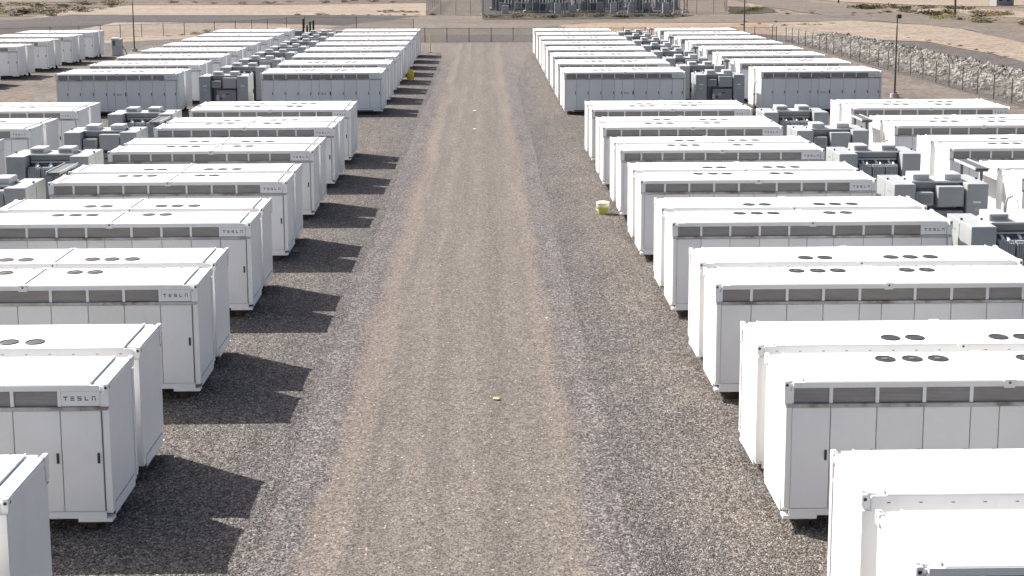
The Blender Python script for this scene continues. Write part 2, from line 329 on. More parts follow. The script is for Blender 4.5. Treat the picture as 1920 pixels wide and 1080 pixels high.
# low rock bank along the right fence
bk = MB(); pts = []; fs = []
prof = [(34.15, -.02), (34.9, .12), (36.0, .55), (37.2, .95), (38.2, 1.05), (39.4, .75), (41.2, -.03)]
ny = 50
for j in range(ny + 1):
    y = 62 + j * 1.85; sft = .35 * noise.noise(Vector((0, y * .12, 3)))
    for (x, z) in prof: pts.append((x + sft + (-1.2 * max(0, (y - 140) / 16)), y, z * (1 + .3 * noise.noise(Vector((x, y * .3, 0)))) * min(1, (157 - y) / 10 + .1)))
for j in range(ny):
    for i in range(len(prof) - 1):
        a = j * len(prof) + i; fs.append((a, a + 1, a + len(prof) + 1, a + len(prof)))
bk.poly(pts, fs, greygr)
tag(put('gravel_bank', bk), 'low grey gravel bank under the pale rocks outside the right fence', 'bank', kind='structure')
rk = MB()
ico = [(0, 0, 1), (.89, 0, .45), (.28, .85, .45), (-.72, .53, .45), (-.72, -.53, .45), (.28, -.85, .45), (.72, .53, -.45), (-.28, .85, -.45), (-.89, 0, -.45), (-.28, -.85, -.45), (.72, -.53, -.45), (0, 0, -1)]
icf = [(0, 1, 2), (0, 2, 3), (0, 3, 4), (0, 4, 5), (0, 5, 1), (1, 6, 2), (2, 7, 3), (3, 8, 4), (4, 9, 5), (5, 10, 1), (1, 10, 6), (2, 6, 7), (3, 7, 8), (4, 8, 9), (5, 9, 10), (11, 7, 6), (11, 8, 7), (11, 9, 8), (11, 10, 9), (11, 6, 10)]
def zprof(x):
    for (a, za), (b, zb) in zip(prof, prof[1:]):
        if a <= x <= b: return za + (zb - za) * (x - a) / (b - a)
    return 0
for i in range(24000):
    y = random.uniform(63, 153); x = random.triangular(34.2, 38.9, 36.2)
    if noise.noise(Vector((x * .5, y * .25, 9))) < -.52: continue
    s = random.uniform(.05, .15) * (1 if random.random() < .93 else 1.6) * (1.15 if y > 100 else 1)
    sx_, sy_, sz_ = (random.uniform(.7, 1.35) for _ in range(3)); an = random.uniform(0, 6.28); ca, sa = math.cos(an), math.sin(an)
    X = x - 1.2 * max(0, (y - 140) / 16); zz = zprof(x) * min(1, (157 - y) / 10 + .1) + s * .35
    pp = []
    for (a, b, c) in ico:
        k = s * random.uniform(.75, 1.2); a, b, c = a * sx_ * k, b * sy_ * k, c * sz_ * k
        pp.append((X + a * ca - b * sa, y + a * sa + b * ca, zz + c))
    rk.poly(pp, icf, rock_m)
tag(put('riprap_rocks', rk), 'bank of pale broken rocks piled just outside the right fence', 'rocks', kind='stuff')

# loose stones lying proud of the near gravel
ls = MB(); oc = [(1, 0, 0), (0, 1, 0), (-1, 0, 0), (0, -1, 0), (0, 0, 1)]; of = [(0, 1, 4), (1, 2, 4), (2, 3, 4), (3, 0, 4)]
stm = mat('loose_stone_grey', (.2, .19, .18), .95, 0, .2)
setcol(stm, ramp(stm, N(stm, 'ShaderNodeNewGeometry').outputs['Random Per Island'], [(0, (.10, .09, .085)), (.5, (.19, .175, .165)), (1, (.40, .38, .36))]))
for i in range(26000):
    y = 17 + 50 * random.random() ** 1.5; x = random.choice((random.uniform(-6.2, -2.7), random.uniform(1.4, 5.2), random.uniform(1.4, 5.2), random.uniform(-9, -6)))
    if random.random() < .04: x = random.uniform(-2.7, 1.4)
    r = random.uniform(.010, .024) * (1 + .5 * (random.random() < .06)); a = random.uniform(0, 6.28); ca, sa = math.cos(a), math.sin(a)
    k = random.uniform(.6, 1.3)
    ls.poly([(x + (p * k * ca - q * sa) * r, y + (p * k * sa + q * ca) * r, .002 + z_ * r * .8) for p, q, z_ in oc], of, stm)
tag(put('loose_stones', ls), 'scattered loose stones lying on the near gravel beside the road', 'stones', kind='stuff')

# ---------------------------------------------------------------- battery container
LEN, WID, ZB, ZT = 7.25, 1.62, .25, 2.51
XS = [-3.50] + [-3.625 + 7.25 * f for f in (.104, .207, .312, .417, .481, .577, .683, .787, .891)] + [3.49]
def make_container(kind):
    """kind: full = every part; mid = no handles, hubs or castings as parts; origin at the centre of its base"""
    root = empty('battery_container')
    b = MB()
    b.box(-3.60, 3.60, -.745, .775, .33, 2.46, white)                       # core
    b.box(-3.50, 3.49, -.772, -.745, .37, 2.085, seal)                      # gasket behind the doors
    b.box(-3.50, 3.50, -.81, -.745, .262, .372, white)                      # bottom sill
    b.box(-3.48, 3.48, -.81, -.745, 2.405, 2.495, white)                    # top rail
    for i in (0, 1, 2, 3, 4, 6, 7, 8, 9):                                   # mullions between the grilles
        x = XS[i]; b.box(x - (.0 if i == 0 else .028), x + .028, -.80, -.745, 2.145, 2.405, white)
    b.box(-3.50, 3.50, .775, .80, 2.28, 2.49, white); b.box(-3.50, 3.50, .775, .81, .262, .40, white)   # back rails
    for k in range(-8, 9): b.box(k * .41 - .022, k * .41 + .022, .80, .806, 2.395, 2.408, seal)
    for sx_ in (-1, 1):
        x0, x1 = (3.49, 3.622) if sx_ > 0 else (-3.622, -3.50)
        b.box(x0 + .03, x1 - .002, -.808, -.70, .40, 2.11, white); b.box(x0 + .03, x1 - .002, .70, .812, .40, 2.30, white)
        b.box(x0 + (0 if sx_ > 0 else .0), x1, -.812, -.70, 2.14, 2.36, white)
        e0, e1 = (3.60, 3.618) if sx_ > 0 else (-3.618, -3.60)
        b.box(e0, e1, -.70, .70, 2.40, 2.47, white); b.box(e0, e1, -.62, .62, .27, .46, white)
        b.box(*((3.60, 3.606) if sx_ > 0 else (-3.606, -3.60)), -.60, .60, .462, .474, seal)
        b.box(*((3.36, 3.60) if sx_ > 0 else (-3.60, -3.36)), -.70, .70, 2.455, 2.500, white)           # roof end strip
    b.box(3.05, 3.60, -.818, -.60, .205, .262, white); b.box(-3.60, -3.05, -.818, -.60, .205, .262, white)
    b.box(-3.05, 3.05, -.74, .77, .25, .33, dgrey)
    put('body', b, root)
    for x in (-3.33, 0, 3.33): put('roof_ridge', MB().box(x - .010, x + .010, -.75, .75, 2.46, 2.542, white), root)
    lb = MB().box(-3.60, 3.60, -.835, -.745, 2.088, 2.142, ledge); put('ledge', lb, root)
    for x0, x1 in ((-3.315, -.015), (.015, 3.315)):
        me = MB().bev(x0, x1, -.80, .795, 2.468, 2.512, .012, white) if x0 < -1 else MB().bev(x0, x1, -.80, .795, 2.468, 2.512, .012, white)
        put('roof_panel', me, root)
    fme = MB(); fme.lathe([(.172, 0), (.172, .014), (.150, .018), (.145, .008), (.02, .010)], 20, fan_m); fme = fme.data('fan')
    hme = MB().lathe([(.055, 0), (.055, .008), (.04, .011)], 12, hub_m).data('fan_hub')
    for x in (-1.67, -1.21, -.77, .73, 1.17):
        fo = put('fan', fme, root, (x, .40, 2.512))
        if kind == 'full': put('fan_hub', hme, fo, (0, 0, .010))
    dm = {}
    hm = MB().bev(-.019, .019, -.028, 0, -.085, .085, .006, dark).data('handle')
    hb_ = MB().bev(-.03, .03, -.032, 0, -.11, .11, .006, dark).data('handle')
    for i in range(10):
        wdt = round(XS[i + 1] - XS[i] - .012, 3)
        if wdt not in dm: dm[wdt] = MB().bev(0, wdt, -.028, 0, 0, 1.69, .008, doorw).data('door')
        d_ = put('door', dm[wdt], root, (XS[i] + .006, -.772, .384))
        if kind != 'far' : put('handle', hb_ if i == 5 else hm, d_, (wdt - .06, -.026, .90))
        if kind == 'full' and i == 5:
            pl = MB()
            pl.box(.10, .20, -.031, -.027, .86, .92, mgrey); pl.box(.24, .40, -.031, -.027, .87, .90, mgrey); pl.box(.24, .36, -.031, -.027, .82, .84, seal); pl.box(.12, .18, -.031, -.027, .80, .84, seal)
            put('warning_placard', pl, d_)
    gm = {}
    for i in (0, 1, 2, 3, 4, 6, 7, 8):
        x0 = XS[i] + .03; x1 = (XS[6] if i == 4 else XS[i + 1]) - .028
        wdt = round(x1 - x0, 3)
        if wdt not in gm:
            q = MB(); q.box(0, wdt, -.012, 0, 0, .25, grille); gm[wdt] = q.data('vent_grille')
        put('vent_grille', gm[wdt], root, (x0, -.757, 2.150))
    hp = put('header_panel', MB().bev(0, 3.48 - XS[9] - .03, -.028, 0, 0, .25, .005, white), root, (XS[9] + .03, -.770, 2.150))
    lt_ = MB()
    def bar(x0, x1, z0, z1): lt_.box(x0, x1, -.0315, -.0275, z0, z1, letter_m)
    h, s_, t_ = .068, .114, .017; z0 = .095; x = .035
    bar(x, x + .07, z0 + h - t_, z0 + h); bar(x + .027, x + .043, z0, z0 + h - t_ - .006)                            # T
    x += s_; [bar(x, x + .062, z0 + k, z0 + k + t_ * .8) for k in (0, .027, .054)]                                  # E
    x += s_; [bar(x, x + .062, z0 + k, z0 + k + t_ * .8) for k in (0, .027, .054)]; bar(x, x + .014, z0 + .0406, z0 + .054); bar(x + .048, x + .062, z0 + .0136, z0 + .027)   # S
    x += s_; bar(x, x + .014, z0 + .0136, z0 + h); bar(x, x + .060, z0, z0 + .0136)                                  # L
    x += s_; bar(x, x + .062, z0 + .054, z0 + h); bar(x, x + .014, z0, z0 + .043); bar(x + .048, x + .062, z0, z0 + .043)   # A
    put('lettering', lt_, hp)
    cm = MB(); cm.bev(-.085, .0, -.0, .16, 0, .165, .01, white); cm.cyl((-.042, -.0012, .10), (-.042, .01, .10), .024, .024, 10, dark); cm.box(-.07, -.02, .05, .12, .1652, .167, seal); cm.box(-.0012, .0008, .05, .10, .07, .12, seal)
    cm = cm.data('corner_casting')
    for (x, y, rz) in ((3.63, -.822, 0), (-3.63, .822, math.pi)): put('corner_casting', cm, root, (x, y, 2.355), rz)
    cn = MB(); cn.bev(0, .085, 0, .16, 0, .165, .01, white); cn.cyl((.042, -.0012, .10), (.042, .01, .10), .024, .024, 10, dark); cn.box(.02, .07, .05, .12, .1652, .167, seal)
    cn = cn.data('corner_casting')
    for (x, y, rz) in ((-3.63, -.822, 0), (3.63, .822, math.pi)): put('corner_casting', cn, root, (x, y, 2.355), rz)
    cc = MB(); cc.bev(-.09, .09, 0, .1, 0, .14, .008, white); cc.cyl((0, -.0012, .085), (0, .01, .085), .022, .022, 10, dark); cc = cc.data('lifting_block')
    put('lifting_block', cc, root, (0, -.828, 2.385)); put('lifting_block', cc, root, (0, .828, 2.385), math.pi)
    fm = MB(); fm.box(-.07, .07, -.07, .07, .02, .25, rust); fm.box(-.13, .13, -.13, .13, 0, .02, rust); fm = fm.data('foot')
    for x in (-3.2, 0, 3.2):
        for y in (-.55, .55): put('foot', fm, root, (x, y, 0))
    return root
proto = {k: make_container(k) for k in ('full', 'mid', 'far')}
kids_all = {}
for o in C.objects:
    if o.parent: kids_all.setdefault(o.parent.name, []).append(o)
used = set()
for o in C.objects:
    CH.setdefault(o, [])
    if o.parent: CH.setdefault(o.parent, []).append(o)
ORD = ['nearest', 'second', 'third', 'fourth', 'fifth', 'sixth', 'seventh', 'eighth']
def place_container(kind, xc, y0, rear, label, group):
    p = proto[kind]
    o = p if kind not in used else copy_tree(p, kids_all); used.add(kind)
    y = y0 + WID / 2 + (WID + .487 if rear else 0)
    dx = random.uniform(-.03, .03); tn = random.uniform(.93, 1.0); col_ = (tn, tn * random.uniform(.992, 1.0), tn * random.uniform(.975, 1.0), 1)
    st_ = [o]
    while st_:
        q_ = st_.pop(); q_.color = col_; st_ += CH.get(q_, [])
    o.location = (xc + dx, y, 0); o.rotation_euler = (0, 0, (math.pi if rear else 0) + random.uniform(-.0025, .0025))
    tag(o, label, 'container', group)
RN = [14.53, 21.36, 28.04, 34.87, 41.68, 48.37, 55.08, 61.74]
LN = [14.70, 21.56, 28.42, 35.25, 41.95, 48.80, 55.68, 62.30]
FR = [82.05 + 6.85 * k for k in range(8)]; FL = [82.55 + 6.85 * k for k in range(8)]
cols = [('L', -6.04 - LEN / 2, LN, 0, 'near', 'along the left road edge'), ('L', -6.06 - LEN / 2, FL, 0, 'far', 'along the left road edge'),
        ('R', 4.77 + LEN / 2, RN, 0, 'near', 'along the right road edge'), ('R', 4.73 + LEN / 2, FR, 0, 'far', 'along the right road edge'),
        ('C', -18.22 - LEN / 2, LN, 5, 'near', 'left of the transformers'), ('C', -18.15 - LEN / 2, FL, 0, 'far', 'left of the transformers'),
        ('D', 16.5 + LEN / 2, RN, 3, 'near', 'right of the transformers'), ('D', 16.45 + LEN / 2, FR, 0, 'far', 'right of the transformers')]
for code, xc, ys, k0, blk, col in cols:
    for k in range(k0, 8):
        for rear in (False, True):
            kind = ('full' if not rear else 'mid') if (blk == 'near' or k == 0) else 'far'
            if blk == 'near' and code == 'C' and k == 5 and not rear: continue
            if code == 'D' and blk == 'near' and k == 3 and not rear: continue
            lab = f"white battery container {'facing away' if rear else 'facing camera'}, {ORD[k - k0]} pair of the {blk} block, {col}"
            place_container(kind, xc, ys[k], rear, lab, f"battery containers {col}, {blk} block")
for k, y in enumerate((101.0, 108.9, 116.2, 123.3, 130.0)):
    for rear in (False, True):
        place_container('mid' if not rear else 'far', -36.25 - LEN / 2, y, rear, f"white battery container {'facing away' if rear else 'facing camera'}, {ORD[k]} pair of the group at the upper left frame edge", 'battery containers at the upper left edge')

# ---------------------------------------------------------------- transformer units
def make_transformer():
    t = empty('power_transformer')
    put('base_skid', MB().box(-1.40, 1.40, -1.0, 1.0, .06, .20, dgrey).box(-1.44, 1.44, -.9, -.8, 0, .06, concrete).box(-1.44, 1.44, .8, .9, 0, .06, concrete), t)
    put('tank', MB().bev(-.72, .72, -.40, .42, .20, 2.10, .03, mgrey).box(-.76, .76, -.44, .46, 1.98, 2.03, dgrey), t)
    put('roof_plate', MB().bev(-.80, .80, -.52, .52, 2.27, 2.33, .015, lgrey).box(-.74, .74, -.46, .46, 2.10, 2.27, mgrey), t)
    rb = MB(); rb.bev(-.26, .26, -.38, .38, 0, .19, .015, lgrey); rb.box(-.2, .2, -.386, -.38, .04, .12, mgrey); rb = rb.data('vent_hood')
    for x in (-.53, .47): put('vent_hood', rb, t, (x, .02, 2.332))
    for sx_, x0 in ((-1, -1.46), (1, .80)):
        cb = MB(); cb.bev(0, .66, -.97, .97, .14, 2.30, .012, grey); 
        xo = -.004 if sx_ < 0 else .66
        cb.box(xo, xo + .004, -.05, -.03, .2, 2.2, dark) if sx_ < 0 else cb.box(xo, xo + .004, -.05, -.03, .2, 2.2, dark)
        for zz in (.8, 1.3): cb.box(.03, .63, -.973, -.97, zz, zz + .012, dgrey)
        for yy in (.25, .30, .38, .46, .55): cb.box(xo, xo + .003, yy, yy + .04, 1.98, 2.03, mgrey)
        cabo = put('cabinet', cb, t, (x0, 0, 0))
        hd = MB().bev(-.02, .02, -.03, .03, -.12, .12, .006, dark)
        put('handle', hd, cabo, (-.02 if sx_ < 0 else .68, -.75, 1.25))
    # radiators on the -y side
    rd = MB()
    for k in range(7): rd.box(-.205 + k * .0617, -.205 + k * .0617 + .04, -.50, 0, .35, 1.86, grey)
    rd.box(-.20, .20, -.47, -.03, .37, 1.84, grey)
    rd.box(-.21, .21, -.42, -.08, 1.84, 1.90, grey); rd.box(-.21, .21, -.42, -.08, .38, .46, grey); rd = rd.data('radiator')
    pp = MB().cyl((0, -.22, 1.90), (0, .06, 2.02), .04, .04, 8, white).cyl((0.1, -.38, 1.90), (.1, -.2, 1.95), .035, .035, 8, white).data('pipe')
    for x in (-.50, -.03, .44):
        r_ = put('radiator', rd, t, (x, -.46, 0)); put('pipe', pp, r_)
    cn_ = MB()
    for q in (-.62, -.56, .60): cn_.cyl((q, .40, .25), (q, .47, 1.6), .022, .022, 6, lgrey)
    cn_.cyl((-.70, -.55, 2.05), (.70, -.55, 2.05), .025, .025, 6, lgrey); put('conduit', cn_, t)
    lv = MB()
    for q in range(5): lv.box(-.66, .66, -.408, -.40, 1.0 + q * .16, 1.06 + q * .16, dgrey)
    put('louvre', lv, t)
    for q in (-1.12, 1.12): put('warning_label', MB().box(q - .07, q + .07, .9705, .974, 1.45, 1.56, lgrey).box(q - .12, q + .12, .9705, .973, 1.70, 1.76, white), t)
    for q in (-1.40, .86, 1.40, -.86): put('lifting_eye', MB().box(q - .03, q + .03, -.02, .02, 2.298, 2.36, dgrey), t)
    # control boxes on the +y side
    put('control_box', MB().bev(.20, .74, .46, .84, 1.62, 2.02, .012, grey).box(.26, .68, .84, .846, 1.68, 1.96, mgrey), t)
    put('control_box', MB().bev(-.74, .06, .44, .88, 1.58, 2.20, .012, grey).box(-.70, .02, .88, .886, 1.63, 2.14, grey), t)
    lc = put('switch_cabinet', MB().bev(-.72, .42, .44, .94, .2, 1.46, .012, mgrey), t)
    put('label_plate', MB().box(-.05, .10, .941, .946, 1.05, 1.2, lgrey).box(.30, .46, .941, .946, .85, 1.18, lgrey).box(-.32, -.12, .941, .946, 1.2, 1.26, dark), lc)
    put('gauge', MB().cyl((.18, .94, .98), (.18, .97, .98), .06, .06, 12, dark), lc)
    return t
tproto = make_transformer()
kids_all = {}
for o in C.objects:
    if o.parent: kids_all.setdefault(o.parent.name, []).append(o)
first = True
for xc, ys, k0, blk, col in ((14.08, RN, 2, 'near', 'right'), (14.08, FR, 0, 'far', 'right'), (-15.55, LN, 4, 'near', 'left'), (-15.55, FL, 0, 'far', 'left')):
    for k in range(k0, 8):
        fins = (k % 2 == 1)
        if blk == 'far': fins = (k % 2 == 1)
        o = tproto if first else copy_tree(tproto, kids_all); first = False
        # mirrored cabinets are alike, so half a turn brings the other side forward
        o.location = (xc, ys[k] + 1.18 + (.1 if xc < 0 else 0), 0); o.rotation_euler = (0, 0, (0 if fins else math.pi))
        tag(o, f"grey transformer with {'radiators' if fins else 'control boxes'} in front, {ORD[k - k0]} in {blk} block, {col} of road", 'transformer', f'transformer units {col} of the road, {blk} block')

# cable trays on a post and cable risers beside the transformers
def make_tray():
    t = empty('cable_tray')
    put('tray_deck', MB().box(-.20, .20, -1.0, 1.0, 0, .03, dgrey), t, (0, 0, 2.52))
    for x in (-.23, .20): put('side_rail', MB().box(0, .03, -1.0, 1.0, -.02, .06, lgrey), t, (x, 0, 2.52))
    put('post', MB().box(-.04, .04, -.96, -.88, 0, 2.52, dgrey).box(-.2, .2, -.98, -.86, 2.44, 2.50, dgrey), t)
    put('post', MB().box(-.04, .04, .88, .96, 0, 2.52, dgrey), t)
    return t
tr0 = make_tray()
def make_riser():
    t = empty('cable_riser')
    mb = MB()
    pts_ = [(.22, 0, 0), (.22, 0, 1.5), (.23, 0, 1.7), (.27, 0, 1.82), (.44, 0, 1.9)]
    for a, b_ in zip(pts_, pts_[1:]): mb.cyl(a, b_, .04, .04, 8, lgrey)
    put('conduit', mb, t); put('clamp', MB().box(.15, .29, -.06, .06, 1.1, 1.15, dgrey), t)
    return t
ri0 = make_riser()
kids_all = {}
for o in C.objects:
    if o.parent: kids_all.setdefault(o.parent.name, []).append(o)
f1 = f2 = True
for x, ys, ks, blk, col in ((15.88, RN, (4, 6), 'near', 'right'), (15.95, FR, (1, 3, 5, 7), 'far', 'right'), (-13.68, LN, (4, 6), 'near', 'left')):
    for q, k in enumerate(ks):
        o = tr0 if f1 else copy_tree(tr0, kids_all); f1 = False
        o.location = (x, ys[k] + 2.75, 0); tag(o, f"narrow grey cable tray on posts, {ORD[q]} of the {blk} block, {col} side of the road", 'cable tray', 'cable trays on posts')
for x, ys, ks, blk in ((15.95, RN, (4, 6), 'near'), (15.95, FR, (0, 2), 'far')):
    for q, k in enumerate(ks):
        o = ri0 if f2 else copy_tree(ri0, kids_all); f2 = False
        o.location = (x, ys[k] + .4, 0); tag(o, f"grey bent cable riser beside the right hand transformer, {ORD[q]} of the {blk} block", 'cable riser', 'cable risers')

# ---------------------------------------------------------------- fences
pm = MB().cyl((0, 0, 0), (0, 0, 1.62), .04, .04, 8, post_m).cyl((0, 0, 1.6), (.22, .0, 1.88), .018, .012, 5, post_m).data('fence_post')
pm2 = MB().cyl((0, 0, 0), (0, 0, 1.62), .04, .04, 8, post_m).data('fence_post')
pm3 = MB().cyl((0, 0, 0), (0, 0, 2.7), .06, .06, 8, steel).data('fence_post')
def fence(pts, hgt, name, label, pmesh, barb=True):
    t = empty(name, (pts[0][0], pts[0][1], 0)); o0 = Vector((*pts[0], 0))
    for (x, y) in pts: put('fence_post', pmesh, t, (x - o0.x, y - o0.y, -.02))
    me = MB(); wires = MB(); uvs = []; acc = 0
    for a, b in zip(pts, pts[1:]):
        A = Vector((*a, 0)) - o0; B = Vector((*b, 0)) - o0; l = (B - A).length
        me.poly([A + Vector((0, 0, .03)), B + Vector((0, 0, .03)), B + Vector((0, 0, hgt)), A + Vector((0, 0, hgt))], [(0, 1, 2, 3)], mesh_m)
        uvs += [(acc, 0), (acc + l, 0), (acc + l, hgt), (acc, hgt)]; acc += l
        wires.cyl(A + Vector((0, 0, hgt)), B + Vector((0, 0, hgt)), .018, .018, 5, post_m)
        wires.cyl(A + Vector((0, 0, .04)), B + Vector((0, 0, .04)), .008, .008, 4, post_m)
        if barb:
            for k in (1, 2, 3):
                e = Vector((.07 * k, 0, hgt + .09 * k)); wires.cyl(A + e, B + e, .006, .006, 4, post_m)
    mo = put('wire_mesh', me, t); ul = mo.data.uv_layers.new(name='UVMap')
    for i, u in enumerate(uvs): ul.data[i].uv = u
    put('rail_and_wires', wires, t)
    return tag(t, label, 'fence')
rf = [(33.45 + .05 * math.sin(i), 60 + i * 3.0) for i in range(31)] + [(33.3, 152.6), (32.6, 156.5)]
fence(rf, 1.62, 'perimeter_fence', 'dark posted chain link fence in front of the pale rocks on the right', pm)
fence([(-9 + 2.45 * i, 154.5) for i in range(18)], 1.5, 'gate_fence', 'low wire fence with thin dark posts closing the road end', pm2, False)
fence([(-55, 158), (-50, 161.5), (-47.2, 163.2), (-45.1, 164.6), (-43.2, 166.2), (-41.0, 167.6), (-38.7, 168.8), (-36.6, 170.8), (-33.24, 172.4), (-31.0, 174.4), (-29.4, 177), (-27.9, 180), (-26.0, 184), (-24, 187), (-17, 186), (-9, 178)], 1.5, 'side_fence', 'thin posted wire fence on sand behind the left containers', pm2, False)
fence([(-9.46, 231.2 + 9 * i) for i in range(9, -1, -1)] + [(-7.1, 230.3), (-4.6, 229.5), (-2.2, 228.7), (-.2, 227.9), (2, 227.4)] + [(2 + 3 * i, 227.3) for i in range(1, 11)] + [(35, 228.5), (38, 230), (40.5, 232.5), (42.5, 243), (44, 254), (46, 266)], 2.7, 'substation_fence', 'tall grey chain link fence around the substation at the top', pm3)

# ---------------------------------------------------------------- poles
def light_pole(x, y, h, label, head=True, r=.09):
    t = empty('light_pole', (x, y, 0))
    put('shaft', MB().cyl((0, 0, .25), (0, 0, h), r, r * .6, 10, pole_m), t)
    put('footing', MB().cyl((0, 0, 0), (0, 0, .28), .30, .28, 16, concrete).cyl((0, 0, .28), (0, 0, .36), .2, .14, 12, dark), t)
    if head:
        put('lamp_head', MB().bev(-.05, .24, -.15, .15, h - .03, h + .24, .02, dark).box(-.03, .02, -.05, .05, h - .5, h - .35, lgrey), t)
    return tag(t, label, 'pole')
light_pole(27.17, 90.98, 5.25, 'dark steel light pole with a box head, beside the far right containers', True, .065)
light_pole(30.6, 163, 9.5, 'tall thin dark pole behind the back right containers, running out of frame', False, .08)
light_pole(-35.3, 141.0, 5.5, 'thin dark pole with a small box on top, behind the upper left containers', True, .07)
def utility_pole(x, y, label):
    t = empty('utility_pole', (x, y, 0))
    put('shaft', MB().cyl((0, 0, -.05), (0, 0, 11.5), .17, .11, 10, pole_m), t)
    put('crossarm', MB().box(-1.3, 1.3, -.06, .06, 10.6, 10.72, pole_m), t)
    for q in (-1.2, -.5, .5, 1.2): put('insulator', MB().lathe([(.03, 10.72), (.07, 10.78), (.03, 10.84), (.06, 10.9), (.02, 10.95)], 8, cylm, (q, 0)), t)
    return tag(t, label, 'utility pole')
utility_pole(73.8, 216.9, 'dark wooden utility pole standing on the sand in the upper right')
utility_pole(71.8, 281, 'far dark wooden utility pole at the top edge beside the side road')

# ---------------------------------------------------------------- small things in the yard
t = MB().lathe([(.30, 0), (.33, .04), (.33, .62), (.30, .70), (.22, .80), (.20, .92), (.22, .93), (.20, .97), (.08, .99)], 20, yellow)
bt = empty('yellow_drum', (-5.62, 105.9, 0)); bt.scale = (.82, .82, .86); put('body', t, bt); put('handle', MB().box(-.06, .06, -.345, -.32, .45, .60, olive), bt)
put('ring', MB().lathe([(.336, .30), (.345, .31), (.345, .33), (.336, .34)], 20, olive), bt)
tag(bt, 'tall bright yellow plastic drum standing at a container end left of the road', 'drum')
bt = empty('storage_bucket', (4.30, 49.7, 0)); bt.scale = (.84, .84, .84)
put('body', MB().lathe([(.19, 0), (.21, .02), (.26, .44), (.27, .46)], 18, olive), bt)
put('lid', MB().lathe([(.285, .44), (.29, .45), (.29, .50), (.26, .525), (.05, .53)], 18, cream), bt)
put('rim', MB().lathe([(.262, .30), (.278, .31), (.278, .44), (.265, .45)], 18, cream), bt)
put('handle', MB().cyl((-.27, 0, .40), (-.31, -.05, .22), .01, .01, 6, cream).cyl((-.31, -.05, .22), (-.24, -.22, .18), .01, .01, 6, cream), bt)
tag(bt, 'pale yellow lidded bucket on the gravel by a container corner right of the road', 'bucket')
bt = empty('safety_post', (-5.3, 137.2, 0)); put('shaft', MB().cyl((0, 0, .04), (0, 0, 1.7), .045, .045, 8, olive), bt); put('base', MB().cyl((0, 0, 0), (0, 0, .04), .18, .18, 12, dark), bt)
tag(bt, 'thin pale yellow post near the gate, behind the left road edge containers', 'post')
def stone(x, y, r, M, label, flat=.55):
    mb = MB(); mb.poly([(a * r * random.uniform(.8, 1.2), b * r * random.uniform(.8, 1.2), (c * flat + flat * .6) * r) for a, b, c in ico], icf, M)
    return tag(put('loose_stone', mb, None, (x, y, .0)), label, 'stone')
stone(.23, 28.26, .10, peb, 'small orange stone lying alone on the gravel road', .4)
stone(-.53, 74.9, .13, pebw, 'small white stone on the middle of the road, nearer of two', .3)
stone(-.59, 84.2, .15, pebw, 'small white stone on the middle of the road, farther of two', .25)
stone(1.58, 34.9, .04, pebw, 'tiny white stone at the right edge of the gravel road', .5)
bx = empty('equipment_cabinet', (-35.3, 134.5, 0))
put('body', MB().bev(-.45, .45, -.4, .4, .1, 1.65, .02, lgrey).box(-.5, .5, -.45, .45, 0, .1, concrete), bx)
put('viewing_panel', MB().box(-.36, -.08, -.405, -.4, 1.0, 1.5, dgrey), bx); put('hood', MB().bev(-.48, .1, -.5, .45, 1.65, 1.74, .01, white), bx)
put('cable', MB().cyl((.5, 0, .9), (.8, -.1, .5), .04, .04, 6, dark).cyl((.8, -.1, .5), (1.0, -.2, 0), .04, .04, 6, dark), bx)
tag(bx, 'small pale equipment cabinet beside the upper left containers', 'cabinet')
# cluster at the back, behind the left far containers
def cab(x, y, sx_, sy_, sz_, M, label):
    t = empty('equipment_cabinet', (x, y, 0))
    put('body', MB().bev(-sx_ / 2, sx_ / 2, -sy_ / 2, sy_ / 2, .08, sz_, .02, M).box(-sx_ / 2 - .05, sx_ / 2 + .05, -sy_ / 2 - .05, sy_ / 2 + .05, 0, .08, concrete), t)
    put('door', MB().box(-sx_ / 2 + .08, -.02, -sy_ / 2 - .02, -sy_ / 2, .2, sz_ - .15, M), t); put('door', MB().box(.02, sx_ / 2 - .08, -sy_ / 2 - .02, -sy_ / 2, .2, sz_ - .15, M), t)
    return tag(t, label, 'cabinet')
cab(-19.9, 146.5, 1.6, 1.2, 1.75, mgrey, 'dark grey cabinet left of the black pipes behind the back left containers')
cab(-16.5, 146.5, 1.2, 1.2, 1.8, lgrey, 'pale grey cabinet right of the black pipes behind the back left containers')
cab(-15.0, 146.8, 1.1, 1.2, 1.7, mgrey, 'mid grey cabinet nearest the road behind the back left containers')
cab(-21.6, 150.5, 1.5, 1.2, 1.8, lgrey, 'pale cabinet behind the dark grey one at the back left')
for i, (x, h) in enumerate(((-18.75, 3.0), (-18.4, 2.3), (-18.05, 2.7), (-17.75, 2.8))):
    t = empty('vent_pipe', (x, 145 + .3 * (i % 2), 0)); put('shaft', MB().cyl((0, 0, 0), (0, 0, h), .11, .11, 10, dark), t); put('cap', MB().lathe([(.14, h), (.14, h + .05), (.04, h + .1)], 10, dark), t)
    tag(t, ['leftmost and tallest black pipe', 'shortest black pipe', 'third black pipe from the left', 'rightmost black pipe'][i] + ' of the row of four behind the back left containers', 'pipe', 'black pipes behind the back left containers')

